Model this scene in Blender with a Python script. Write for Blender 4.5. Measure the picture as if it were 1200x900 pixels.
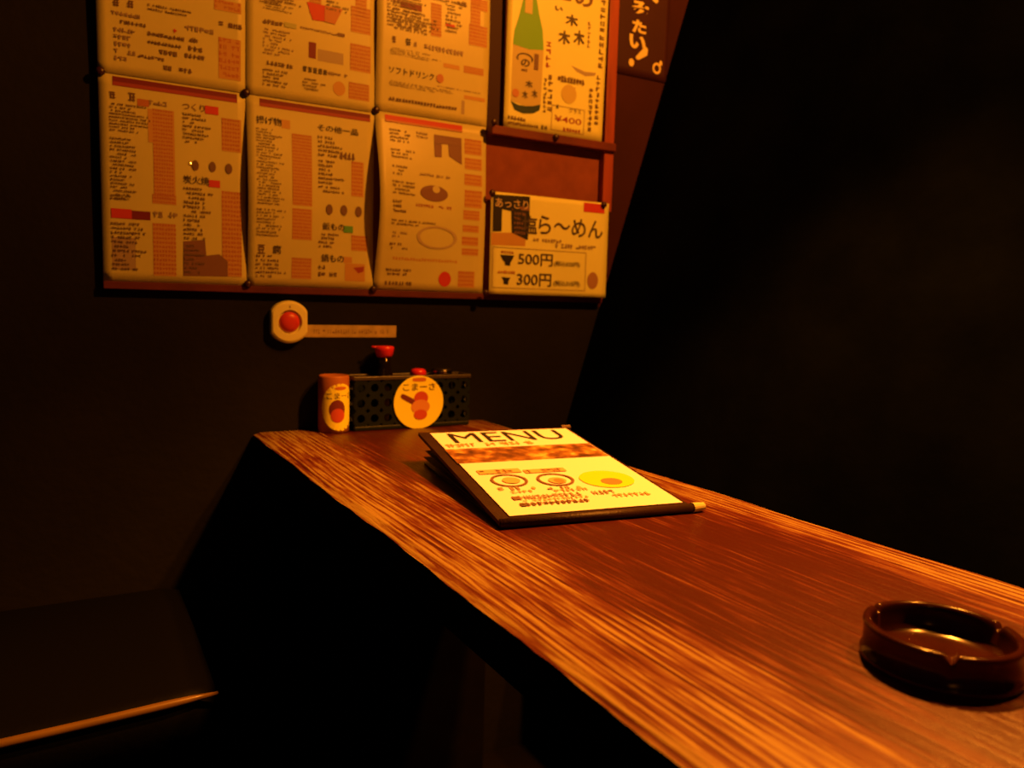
import bpy, bmesh, math, random
from mathutils import Matrix, Vector, noise

C = bpy.context.scene
COL = C.collection
for o in list(bpy.data.objects):
    bpy.data.objects.remove(o)

# ------------------------------------------------------------------ camera, world, lamps, exposure
cam_data = bpy.data.cameras.new('camera')
cam_data.sensor_width = 36.0
cam_data.lens = 27.36
cam_data.clip_start = 0.02
cam_data.dof.use_dof = True
cam_data.dof.focus_distance = 0.82
cam_data.dof.aperture_fstop = 5.6
cam = bpy.data.objects.new('camera', cam_data)
COL.objects.link(cam)
cam.matrix_world = Matrix((
    (0.869006, 0.028103, -0.494002, 0.0),
    (-0.494054, 0.104111, -0.863175, 0.0),
    (0.027173, 0.994169, 0.104358, 0.9296),
    (0, 0, 0, 1)))
C.camera = cam

world = bpy.data.worlds.new('room_dark')
C.world = world
world.use_nodes = True
world.node_tree.nodes['Background'].inputs[0].default_value = (0.9, 0.8, 0.9, 1)
world.node_tree.nodes['Background'].inputs[1].default_value = 0.008

C.view_settings.view_transform = 'Standard'
C.view_settings.look = 'None'
C.view_settings.exposure = 0.0
C.view_settings.gamma = 1.0
C.view_settings.use_curve_mapping = False

WARM = (1.0, 0.28, 0.020)


def lamp(name, kind, loc, power, size, target=None, angle=None, blend=0.5, color=WARM):
    ld = bpy.data.lights.new(name, kind)
    ld.energy = power
    ld.color = color
    ld.shadow_soft_size = size
    if kind == 'SPOT':
        ld.spot_size = math.radians(angle)
        ld.spot_blend = blend
    lo = bpy.data.objects.new(name, ld)
    COL.objects.link(lo)
    lo.location = loc
    if target:
        lo.rotation_euler = (Vector(target) - Vector(loc)).to_track_quat('-Z', 'Y').to_euler()
    return lo


lamp('pendant_bulb', 'SPOT', (0.84, 0.62, 1.80), 175, 0.03, (0.50, 0.60, 0.7), 76, 0.6)
lamp('wall_bulb', 'POINT', (1.08, 0.24, 1.98), 98, 0.03)
lamp('fill_light', 'POINT', (-0.9, -1.6, 2.0), 3.0, 0.1)  # unseen fill light, added to lift the wall at left

D = 1.335            # wall with the posters stands at y = D
TZ = 0.70            # table top height


# ------------------------------------------------------------------ materials
MATS = {}


def mat(name, color, rough=0.6, spec=0.3, metal=0.0, var=0.0, scale=20.0, bump=0.0, bscale=80.0,
        alpha=1.0, trans=0.0, coat=0.0, stretch=(1, 1, 1)):
    if name in MATS:
        return MATS[name]
    m = bpy.data.materials.new(name)
    m.use_nodes = True
    nt = m.node_tree
    b = nt.nodes['Principled BSDF']
    b.inputs['Roughness'].default_value = rough
    b.inputs['Specular IOR Level'].default_value = spec
    b.inputs['Metallic'].default_value = metal
    b.inputs['Alpha'].default_value = alpha
    b.inputs['Transmission Weight'].default_value = trans
    b.inputs['Coat Weight'].default_value = coat
    b.inputs['Base Color'].default_value = (*color, 1)
    tc = nt.nodes.new('ShaderNodeTexCoord')
    mp = nt.nodes.new('ShaderNodeMapping')
    mp.inputs['Scale'].default_value = stretch
    nt.links.new(tc.outputs['Object'], mp.inputs[0])
    if var:
        n = nt.nodes.new('ShaderNodeTexNoise')
        n.inputs['Scale'].default_value = scale
        n.inputs['Detail'].default_value = 5
        nt.links.new(mp.outputs[0], n.inputs['Vector'])
        r = nt.nodes.new('ShaderNodeValToRGB')
        r.color_ramp.elements[0].position = 0.3
        r.color_ramp.elements[1].position = 0.7
        r.color_ramp.elements[0].color = (*[c * (1 - var) for c in color], 1)
        r.color_ramp.elements[1].color = (*[min(1, c * (1 + var)) for c in color], 1)
        nt.links.new(n.outputs['Fac'], r.inputs[0])
        nt.links.new(r.outputs[0], b.inputs['Base Color'])
    if bump:
        n2 = nt.nodes.new('ShaderNodeTexNoise')
        n2.inputs['Scale'].default_value = bscale
        n2.inputs['Detail'].default_value = 4
        nt.links.new(mp.outputs[0], n2.inputs['Vector'])
        bp = nt.nodes.new('ShaderNodeBump')
        bp.inputs['Strength'].default_value = bump
        bp.inputs['Distance'].default_value = 0.004
        nt.links.new(n2.outputs['Fac'], bp.inputs['Height'])
        nt.links.new(bp.outputs[0], b.inputs['Normal'])
    MATS[name] = m
    return m


def wood_table():
    """Red-lacquered plank worn back to pale ridged grain along both long edges."""
    m = bpy.data.materials.new('worn_lacquered_wood')
    m.use_nodes = True
    nt = m.node_tree
    N, Lk = nt.nodes, nt.links
    b = N['Principled BSDF']
    tc = N.new('ShaderNodeTexCoord')
    sep = N.new('ShaderNodeSeparateXYZ')
    Lk.new(tc.outputs['Object'], sep.inputs[0])

    def math_(op, a, c=None, d=None, clamp=False):
        n = N.new('ShaderNodeMath')
        n.operation = op
        n.use_clamp = clamp
        for i, v in enumerate((a, c, d)):
            if v is None:
                continue
            if isinstance(v, (int, float)):
                n.inputs[i].default_value = v
            else:
                Lk.new(v, n.inputs[i])
        return n.outputs[0]

    def noise_(scale, stretch, detail=4.0, rough=0.5, dist=0.0):
        mp = N.new('ShaderNodeMapping')
        mp.inputs['Scale'].default_value = stretch
        Lk.new(tc.outputs['Object'], mp.inputs[0])
        n = N.new('ShaderNodeTexNoise')
        n.inputs['Scale'].default_value = scale
        n.inputs['Detail'].default_value = detail
        n.inputs['Roughness'].default_value = rough
        n.inputs['Distortion'].default_value = dist
        Lk.new(mp.outputs[0], n.inputs['Vector'])
        return n.outputs['Fac']

    def smooth(v, lo, hi):
        n = N.new('ShaderNodeMapRange')
        n.interpolation_type = 'SMOOTHSTEP'
        n.inputs['From Min'].default_value = lo
        n.inputs['From Max'].default_value = hi
        Lk.new(v, n.inputs['Value'])
        return n.outputs[0]

    x, y = sep.outputs[0], sep.outputs[1]          # object space: x 0..0.442 across, y along the plank
    big = noise_(3.5, (1.0, 0.5, 1), 3)
    xw = math_('ADD', x, math_('MULTIPLY', math_('SUBTRACT', big, 0.5), 0.13))
    left = math_('SUBTRACT', 1.0, smooth(xw, 0.055, 0.16))
    right = math_('MULTIPLY', smooth(xw, 0.31, 0.41), 0.9)
    edge = math_('MAXIMUM', left, right)
    # growth ridges, slightly wandering, worn open in broken streaks
    wob = math_('MULTIPLY', math_('SUBTRACT', noise_(3.0, (1.0, 0.35, 1), 2), 0.5), 0.035)
    xr = math_('ADD', x, wob)
    ring = math_('SINE', math_('MULTIPLY', xr, 760.0))
    ring2 = math_('SINE', math_('MULTIPLY', xr, 1310.0))
    brk = smooth(noise_(13.0, (3.0, 0.6, 1), 3, 0.6), 0.30, 0.68)
    rid = math_('MULTIPLY', math_('ADD', math_('MULTIPLY', ring, 0.29), math_('MULTIPLY', ring2, 0.18)), brk)
    fine = noise_(60.0, (5.0, 0.22, 1), 4, 0.65)
    streak = noise_(10.0, (15.0, 0.55, 1), 6, 0.66)
    patchy = noise_(8.0, (2.0, 0.6, 1), 4, 0.6)
    tone = math_('ADD', math_('MULTIPLY', math_('SUBTRACT', streak, 0.5), 1.7),
                 math_('MULTIPLY', math_('SUBTRACT', fine, 0.5), 1.2))
    pt = math_('MULTIPLY', math_('SUBTRACT', patchy, 0.5), 1.3)
    worn = math_('ADD', math_('ADD', math_('MULTIPLY', edge, 0.55), math_('ADD', tone, pt)),
                 math_('ADD', math_('MULTIPLY', rid, math_('ADD', math_('MULTIPLY', edge, 0.75), 0.18)), 0.03))
    wornc = smooth(worn, 0.0, 0.88)
    ramp = N.new('ShaderNodeValToRGB')
    e = ramp.color_ramp.elements
    e[0].position, e[0].color = 0.0, (0.045, 0.0055, 0.003, 1)
    e[1].position, e[1].color = 1.0, (0.25, 0.172, 0.048, 1)
    k = e.new(0.34); k.color = (0.088, 0.0125, 0.005, 1)
    k = e.new(0.62); k.color = (0.130, 0.044, 0.011, 1)
    Lk.new(wornc, ramp.inputs[0])
    Lk.new(ramp.outputs[0], b.inputs['Base Color'])
    b.inputs['Roughness'].default_value = 0.42
    b.inputs['Specular IOR Level'].default_value = 0.35
    rr = math_('ADD', 0.36, math_('MULTIPLY', wornc, 0.22))
    Lk.new(rr, b.inputs['Roughness'])
    bp = N.new('ShaderNodeBump')
    bp.inputs['Strength'].default_value = 0.5
    bp.inputs['Distance'].default_value = 0.0015
    Lk.new(math_('ADD', math_('MULTIPLY', rid, edge), tone), bp.inputs['Height'])
    Lk.new(bp.outputs[0], b.inputs['Normal'])
    return m


# ------------------------------------------------------------------ object helpers
def link(name, bm, m, parent=None, smooth=False, loc=None):
    me = bpy.data.meshes.new(name)
    bmesh.ops.recalc_face_normals(bm, faces=bm.faces)
    bm.to_mesh(me)
    bm.free()
    if m:
        me.materials.append(m)
    if smooth:
        for p in me.polygons:
            p.use_smooth = True
    o = bpy.data.objects.new(name, me)
    COL.objects.link(o)
    if parent:
        o.parent = parent
    if loc:
        o.location = loc
    return o


def thing(name, label, cat, loc=(0, 0, 0), group=None, rot=(0, 0, 0)):
    o = bpy.data.objects.new(name, None)
    o.empty_display_size = 0.03
    COL.objects.link(o)
    o.location = loc
    o.rotation_euler = rot
    return tag(o, label, cat, group)


def tag(o, label, cat, group=None):
    o['label'] = label
    o['category'] = cat
    if group:
        o['group'] = group
    return o


def box(bm, x0, x1, y0, y1, z0, z1, bev=0.0, seg=2):
    vs = [bm.verts.new((x, y, z)) for x in (x0, x1) for y in (y0, y1) for z in (z0, z1)]
    fs = []
    for idx in ((0, 1, 3, 2), (4, 6, 7, 5), (0, 4, 5, 1), (2, 3, 7, 6), (0, 2, 6, 4), (1, 5, 7, 3)):
        fs.append(bm.faces.new([vs[i] for i in idx]))
    if bev:
        es = list({e for f in fs for e in f.edges})
        bmesh.ops.bevel(bm, geom=es, offset=bev, segments=seg, affect='EDGES', profile=0.5)
    return bm


def lathe(bm, prof, seg=40, cx=0, cy=0, cz=0, jitter=None):
    """prof = [(r, z)], r = 0 closes the end."""
    rings = []
    for r, z in prof:
        if r < 1e-6:
            rings.append([bm.verts.new((cx, cy, cz + z))])
        else:
            rings.append([bm.verts.new((cx + r * math.cos(2 * math.pi * k / seg),
                                        cy + r * math.sin(2 * math.pi * k / seg), cz + z)) for k in range(seg)])
    for a, b in zip(rings, rings[1:]):
        for k in range(seg):
            k2 = (k + 1) % seg
            if len(a) == 1 and len(b) == 1:
                continue
            if len(a) == 1:
                bm.faces.new((a[0], b[k], b[k2]))
            elif len(b) == 1:
                bm.faces.new((a[k], a[k2], b[0]))
            else:
                bm.faces.new((a[k], a[k2], b[k2], b[k]))
    return rings


def tube(bm, p0, p1, r, seg=12, r1=None):
    p0, p1 = Vector(p0), Vector(p1)
    q = (p1 - p0).to_track_quat('Z', 'Y').to_matrix()
    r1 = r if r1 is None else r1
    A, B = [], []
    for k in range(seg):
        a = 2 * math.pi * k / seg
        d = Vector((math.cos(a), math.sin(a), 0))
        A.append(bm.verts.new(p0 + q @ (d * r)))
        B.append(bm.verts.new(p1 + q @ (d * r1)))
    for k in range(seg):
        k2 = (k + 1) % seg
        bm.faces.new((A[k], A[k2], B[k2], B[k]))
    bm.faces.new(A[::-1])
    bm.faces.new(B)
    return bm


def structure(o):
    o['kind'] = 'structure'
    return o


_tc = {}


def glyphs(s, bold=0.0):
    """Outline of a string as (verts, faces) normalised to a unit box, y up."""
    key = (s, bold)
    if key in _tc:
        return _tc[key]
    cu = bpy.data.curves.new('lettering', 'FONT')
    cu.body = s
    cu.resolution_u = 3
    cu.offset = bold
    o = bpy.data.objects.new('lettering', cu)
    COL.objects.link(o)
    bpy.context.view_layer.update()
    dg = bpy.context.evaluated_depsgraph_get()
    me = bpy.data.meshes.new_from_object(o.evaluated_get(dg))
    vs = [v.co.copy() for v in me.vertices]
    fs = [tuple(p.vertices) for p in me.polygons]
    bpy.data.objects.remove(o)
    bpy.data.curves.remove(cu)
    bpy.data.meshes.remove(me)
    if not vs:
        return [], []
    x0, x1 = min(v.x for v in vs), max(v.x for v in vs)
    y0, y1 = min(v.y for v in vs), max(v.y for v in vs)
    vs = [((v.x - x0) / max(1e-6, x1 - x0), (v.y - y0) / max(1e-6, y1 - y0)) for v in vs]
    _tc[key] = (vs, fs)
    return vs, fs


INK = {
    'ink': ((0.075, 0.055, 0.045), 'text_print'), 'black': ((0.02, 0.018, 0.02), 'dark_print'),
    'brown': ((0.16, 0.09, 0.06), 'brown_print'), 'faint': ((0.30, 0.22, 0.15), 'faint_print'),
    'price': ((0.42, 0.15, 0.045), 'price_print'), 'pricewash': ((0.50, 0.29, 0.08), 'tint_print'),
    'listink': ((0.165, 0.105, 0.05), 'list_print'),
    'heading': ((0.17, 0.018, 0.03), 'heading_print'), 'bandred': ((0.30, 0.05, 0.05), 'red_band_print'),
    'red': ((0.52, 0.045, 0.04), 'red_print'), 'orange': ((0.47, 0.19, 0.08), 'orange_print'),
    'green': ((0.10, 0.34, 0.08), 'green_print'), 'bottle': ((0.15, 0.42, 0.03), 'bottle_print'),
    'dkgreen': ((0.02, 0.045, 0.04), 'bottle_foot_print'), 'paleg': ((0.38, 0.42, 0.15), 'pale_green_print'),
    'stain': ((0.20, 0.10, 0.08), 'photo_print'), 'faintwash': ((0.36, 0.28, 0.2), 'shade_print'),
    'wash': ((0.36, 0.30, 0.20), 'grey_print'), 'paper2': ((0.52, 0.48, 0.20), 'pale_print'),
    'label': ((0.50, 0.43, 0.16), 'bottle_label_print'), 'faintring': ((0.42, 0.34, 0.2), 'ring_print'),
    'emblem': ((0.54, 0.44, 0.12), 'emblem_print'), 'emblem2': ((0.36, 0.20, 0.12), 'emblem_print'),
    'outline': ((0.34, 0.26, 0.16), 'outline_print'), 'cream': ((0.55, 0.45, 0.32), 'white_lettering'),
    'yellow': ((0.75, 0.62, 0.22), 'yellow_lettering'), 'tan': ((0.56, 0.36, 0.18), 'tan_print'),
    'food': ((0.5, 0.25, 0.1), 'food_photo_print'), 'myellow': ((0.85, 0.62, 0.02), 'yellow_emblem_print'),
}
PRIO = ['wash', 'faintwash', 'label', 'pricewash', 'food', 'price', 'heading', 'bandred', 'bottle', 'dkgreen', 'black', 'stain', 'red',
        'emblem', 'emblem2', 'myellow', 'green', 'paleg', 'paper2', 'faintring', 'outline', 'tan', 'orange', 'faint',
        'brown', 'cream', 'yellow', 'listink', 'ink']


def food_mat():
    if 'food' in MATS:
        return MATS['food']
    m = bpy.data.materials.new('printed_food_photo')
    m.use_nodes = True
    nt = m.node_tree
    b = nt.nodes['Principled BSDF']
    tc = nt.nodes.new('ShaderNodeTexCoord')
    n = nt.nodes.new('ShaderNodeTexNoise')
    n.inputs['Scale'].default_value = 55
    n.inputs['Detail'].default_value = 5
    r = nt.nodes.new('ShaderNodeValToRGB')
    e = r.color_ramp.elements
    e[0].position, e[0].color = 0.30, (0.045, 0.014, 0.006, 1)
    e[1].position, e[1].color = 0.72, (0.60, 0.50, 0.16, 1)
    k = e.new(0.45); k.color = (0.14, 0.05, 0.012, 1)
    k = e.new(0.58); k.color = (0.30, 0.15, 0.03, 1)
    nt.links.new(tc.outputs['Object'], n.inputs['Vector'])
    nt.links.new(n.outputs['Fac'], r.inputs[0])
    nt.links.new(r.outputs[0], b.inputs['Base Color'])
    b.inputs['Roughness'].default_value = 0.5
    MATS['food'] = m
    return m


def print_on(parent, items, surf, w, seed=1, only=None):
    """Flat print laid on a sheet: surf(u, v, lift) -> local point, u right and v down in mm."""
    rnd = random.Random(seed)
    bms = {}
    cur = [0]

    def B(c):
        key = (c, cur[0])
        if key not in bms:
            bms[key] = bmesh.new()
        return bms[key]

    def poly(c, pts):
        lift = 0.25 + 0.04 * PRIO.index(c)
        B(c).faces.new([B(c).verts.new(surf(u, v, lift)) for u, v in pts])

    def strip(c, u0, v0, u1, v1):
        n = max(1, int((u1 - u0) / 14))
        q = max(1, int((v1 - v0) / 14))
        for i in range(n):
            for j in range(q):
                a0, a1 = u0 + (u1 - u0) * i / n, u0 + (u1 - u0) * (i + 1) / n
                b0, b1 = v0 + (v1 - v0) * j / q, v0 + (v1 - v0) * (j + 1) / q
                poly(c, [(a0, b0), (a1, b0), (a1, b1), (a0, b1)])

    def blob(c, u, v, cw, ch, dense):
        """an unreadably small character: a few strokes"""
        if dense >= 1.5:
            for q in range(3):
                vv = v + ch * (0.06 + 0.36 * q) + rnd.uniform(-.04, .04) * ch
                a0 = rnd.uniform(0, .25) * cw
                poly(c, [(u + a0, vv), (u + cw - rnd.uniform(0, .2) * cw, vv), (u + cw - rnd.uniform(0, .2) * cw, vv + ch * .15), (u + a0, vv + ch * .15)])
            for q in range(2):
                uu = u + cw * (0.2 + 0.4 * q) + rnd.uniform(-.08, .08) * cw
                b0 = rnd.uniform(0, .2) * ch
                poly(c, [(uu, v + b0), (uu + cw * .15, v + b0), (uu + cw * .15, v + ch), (uu, v + ch)])
            return
        k = 3
        for _ in range(k):
            if rnd.random() < 0.5:
                t = ch * (0.22 if dense < 2 else 0.2)
                vv = v + rnd.uniform(0, ch - t)
                poly(c, [(u, vv), (u + cw, vv), (u + cw, vv + t), (u, vv + t)])
            else:
                t = cw * 0.26
                uu = u + rnd.uniform(0, cw - t)
                poly(c, [(uu, v), (uu + t, v), (uu + t, v + ch), (uu, v + ch)])
        if dense >= 1:
            poly(c, [(u + cw * .2, v + ch * .25), (u + cw * .8, v + ch * .25), (u + cw * .8, v + ch * .8), (u + cw * .2, v + ch * .8)])

    for num, it in enumerate(items):
        ty, c = it[0], it[1]
        cur[0] = 'list' if ty in ('l', 'v') else num
        if ty == 'r':
            strip(c, *it[2:6])
        elif ty == 'p':
            poly(c, it[2])
        elif ty in ('e', 'g'):
            u, v, ru, rv = it[2:6]
            n = 28
            if ty == 'e':
                poly(c, [(u + ru * math.cos(2 * math.pi * k / n), v + rv * math.sin(2 * math.pi * k / n)) for k in range(n)])
            else:
                f = 0.84 if c != 'yellow' else 0.6
                for k in range(n):
                    a, b2 = 2 * math.pi * k / n, 2 * math.pi * (k + 1) / n
                    poly(c, [(u + ru * math.cos(a), v + rv * math.sin(a)), (u + ru * math.cos(b2), v + rv * math.sin(b2)),
                             (u + f * ru * math.cos(b2), v + f * rv * math.sin(b2)), (u + f * ru * math.cos(a), v + f * rv * math.sin(a))])
        elif ty == 'o':          # brush circle, open at the foot
            u0, v0, u1, v1 = it[2:6]
            u, v, ru, rv = (u0 + u1) / 2, (v0 + v1) / 2, (u1 - u0) / 2, (v1 - v0) / 2
            for k in range(20):
                a, b2 = math.radians(150 + k * 12), math.radians(150 + (k + 1) * 12)
                f = 0.86 - 0.08 * math.sin(k / 20 * math.pi)
                poly(c, [(u + ru * math.cos(a), v + rv * math.sin(a)), (u + ru * math.cos(b2), v + rv * math.sin(b2)),
                         (u + f * ru * math.cos(b2), v + f * rv * math.sin(b2)), (u + f * ru * math.cos(a), v + f * rv * math.sin(a))])
        elif ty == 'f':          # thin frame
            u0, v0, u1, v1 = it[2:6]
            t = 0.9
            for q in ((u0, v0, u1, v0 + t), (u0, v1 - t, u1, v1), (u0, v0, u0 + t, v1), (u1 - t, v0, u1, v1)):
                strip(c, *q)
        elif ty == 't':
            u0, v0, u1, v1, s = it[2:7]
            vs, fs = glyphs(s, 0.03 if s in '木いのと' and c != 'yellow' else {'yellow': 0.045, 'black': 0.0}.get(c, 0.009))
            lift = 0.25 + 0.04 * PRIO.index(c)
            b = B(c)
            bv = [b.verts.new(surf(u0 + (u1 - u0) * x, v1 - (v1 - v0) * y, lift)) for x, y in vs]
            for f in fs:
                try:
                    b.faces.new([bv[i] for i in f])
                except ValueError:
                    pass
        elif ty == 'v':
            u0, v0, u1, v1, n = it[2:7]
            c = 'listink' if c == 'ink' else c
            for k in range(n):
                s = (v1 - v0) / n
                cw = min(u1 - u0, s * 0.8)
                blob(c, (u0 + u1) / 2 - cw / 2, v0 + s * k, cw, s * 0.7, 0.9)
        elif ty == 'l':
            u0, v0, u1, v1, rows, dens = it[2:8]
            s = (v1 - v0) / rows
            if c == 'ink' and dens < 1.5:
                c = 'listink'
            if c == 'price':
                strip('pricewash', u0, v0, u1, v1)
            for k in range(rows):
                va = v0 + s * k
                h = s * (0.62 if rows > 1 else 0.95)
                if c == 'price':
                    h = s * 0.66
                cw = min(h * (0.95 if dens <= 2 else 1.05), 7.0 if dens < 1.5 else 30.0)
                cw = max(cw, 1.6)
                ue = u1 if (rows == 1 or c == 'price') else u0 + (u1 - u0) * rnd.uniform(0.45, 1.0)
                u = u0
                while u + cw * 0.6 < ue:
                    if dens >= 1 or rnd.random() < 0.62 + 0.3 * dens:
                        blob(c, u, va, cw * 0.86, h, dens)
                    u += cw
    for (c, num), bm in bms.items():
        col, nm = INK[c]
        m = food_mat() if c == 'food' else mat('print_' + c, col, 0.5, 0.25)
        if num != 'list':
            bmesh.ops.remove_doubles(bm, verts=bm.verts, dist=0.00003)
            if items[num][0] == 't':
                nm = 'lettering'
        o = link(nm, bm, m, parent)
        if num == 'list':
            o['kind'] = 'stuff'


PAPER_SPEC = 0.3


def hung_sheet(name, label, cat, x0, z0, x1, z1, y, key, paper, bow=(0, 0, 0), group=None, dx_top=0.0, seed=1, grid=(16, 20)):
    """A laminated sheet pinned to the wall at y (front), bowing out by bow = left edge, right edge, belly in metres."""
    w, h = x1 - x0, z0 - z1
    root = None

    def off(s, t):
        ss = min(1, max(0, s)); tt = min(1, max(0, t))
        a = math.sin(math.pi * tt)
        return bow[0] * (1 - ss) ** 2 * a ** 1.5 + bow[1] * ss ** 2 * a ** 1.5 + bow[2] * math.sin(math.pi * ss) * a

    def surf(u, v, lift):
        s, t = u / 1000 / w, v / 1000 / h
        return Vector((u / 1000 + dx_top * (1 - t), -off(s, t) - lift / 1000, -v / 1000))

    bm = bmesh.new()
    nx, nz = grid
    F = [[bm.verts.new(surf(1000 * w * i / nx, 1000 * h * j / nz, 0)) for i in range(nx + 1)] for j in range(nz + 1)]
    Bk = [[bm.verts.new(v.co + Vector((0, 0.0006, 0))) for v in r] for r in F]
    for j in range(nz):
        for i in range(nx):
            bm.faces.new((F[j][i], F[j + 1][i], F[j + 1][i + 1], F[j][i + 1]))
            bm.faces.new((Bk[j][i], Bk[j][i + 1], Bk[j + 1][i + 1], Bk[j + 1][i]))
    for i in range(nx):
        bm.faces.new((F[0][i], F[0][i + 1], Bk[0][i + 1], Bk[0][i]))
        bm.faces.new((F[nz][i + 1], F[nz][i], Bk[nz][i], Bk[nz][i + 1]))
    for j in range(nz):
        bm.faces.new((F[j + 1][0], F[j][0], Bk[j][0], Bk[j + 1][0]))
        bm.faces.new((F[j][nx], F[j + 1][nx], Bk[j + 1][nx], Bk[j][nx]))
    root = thing(name, label, cat, (x0, y, z0), group)
    link('sheet', bm, paper, root, smooth=True)
    print_on(root, PRINTS[key], surf, w, seed)
    return root

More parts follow.
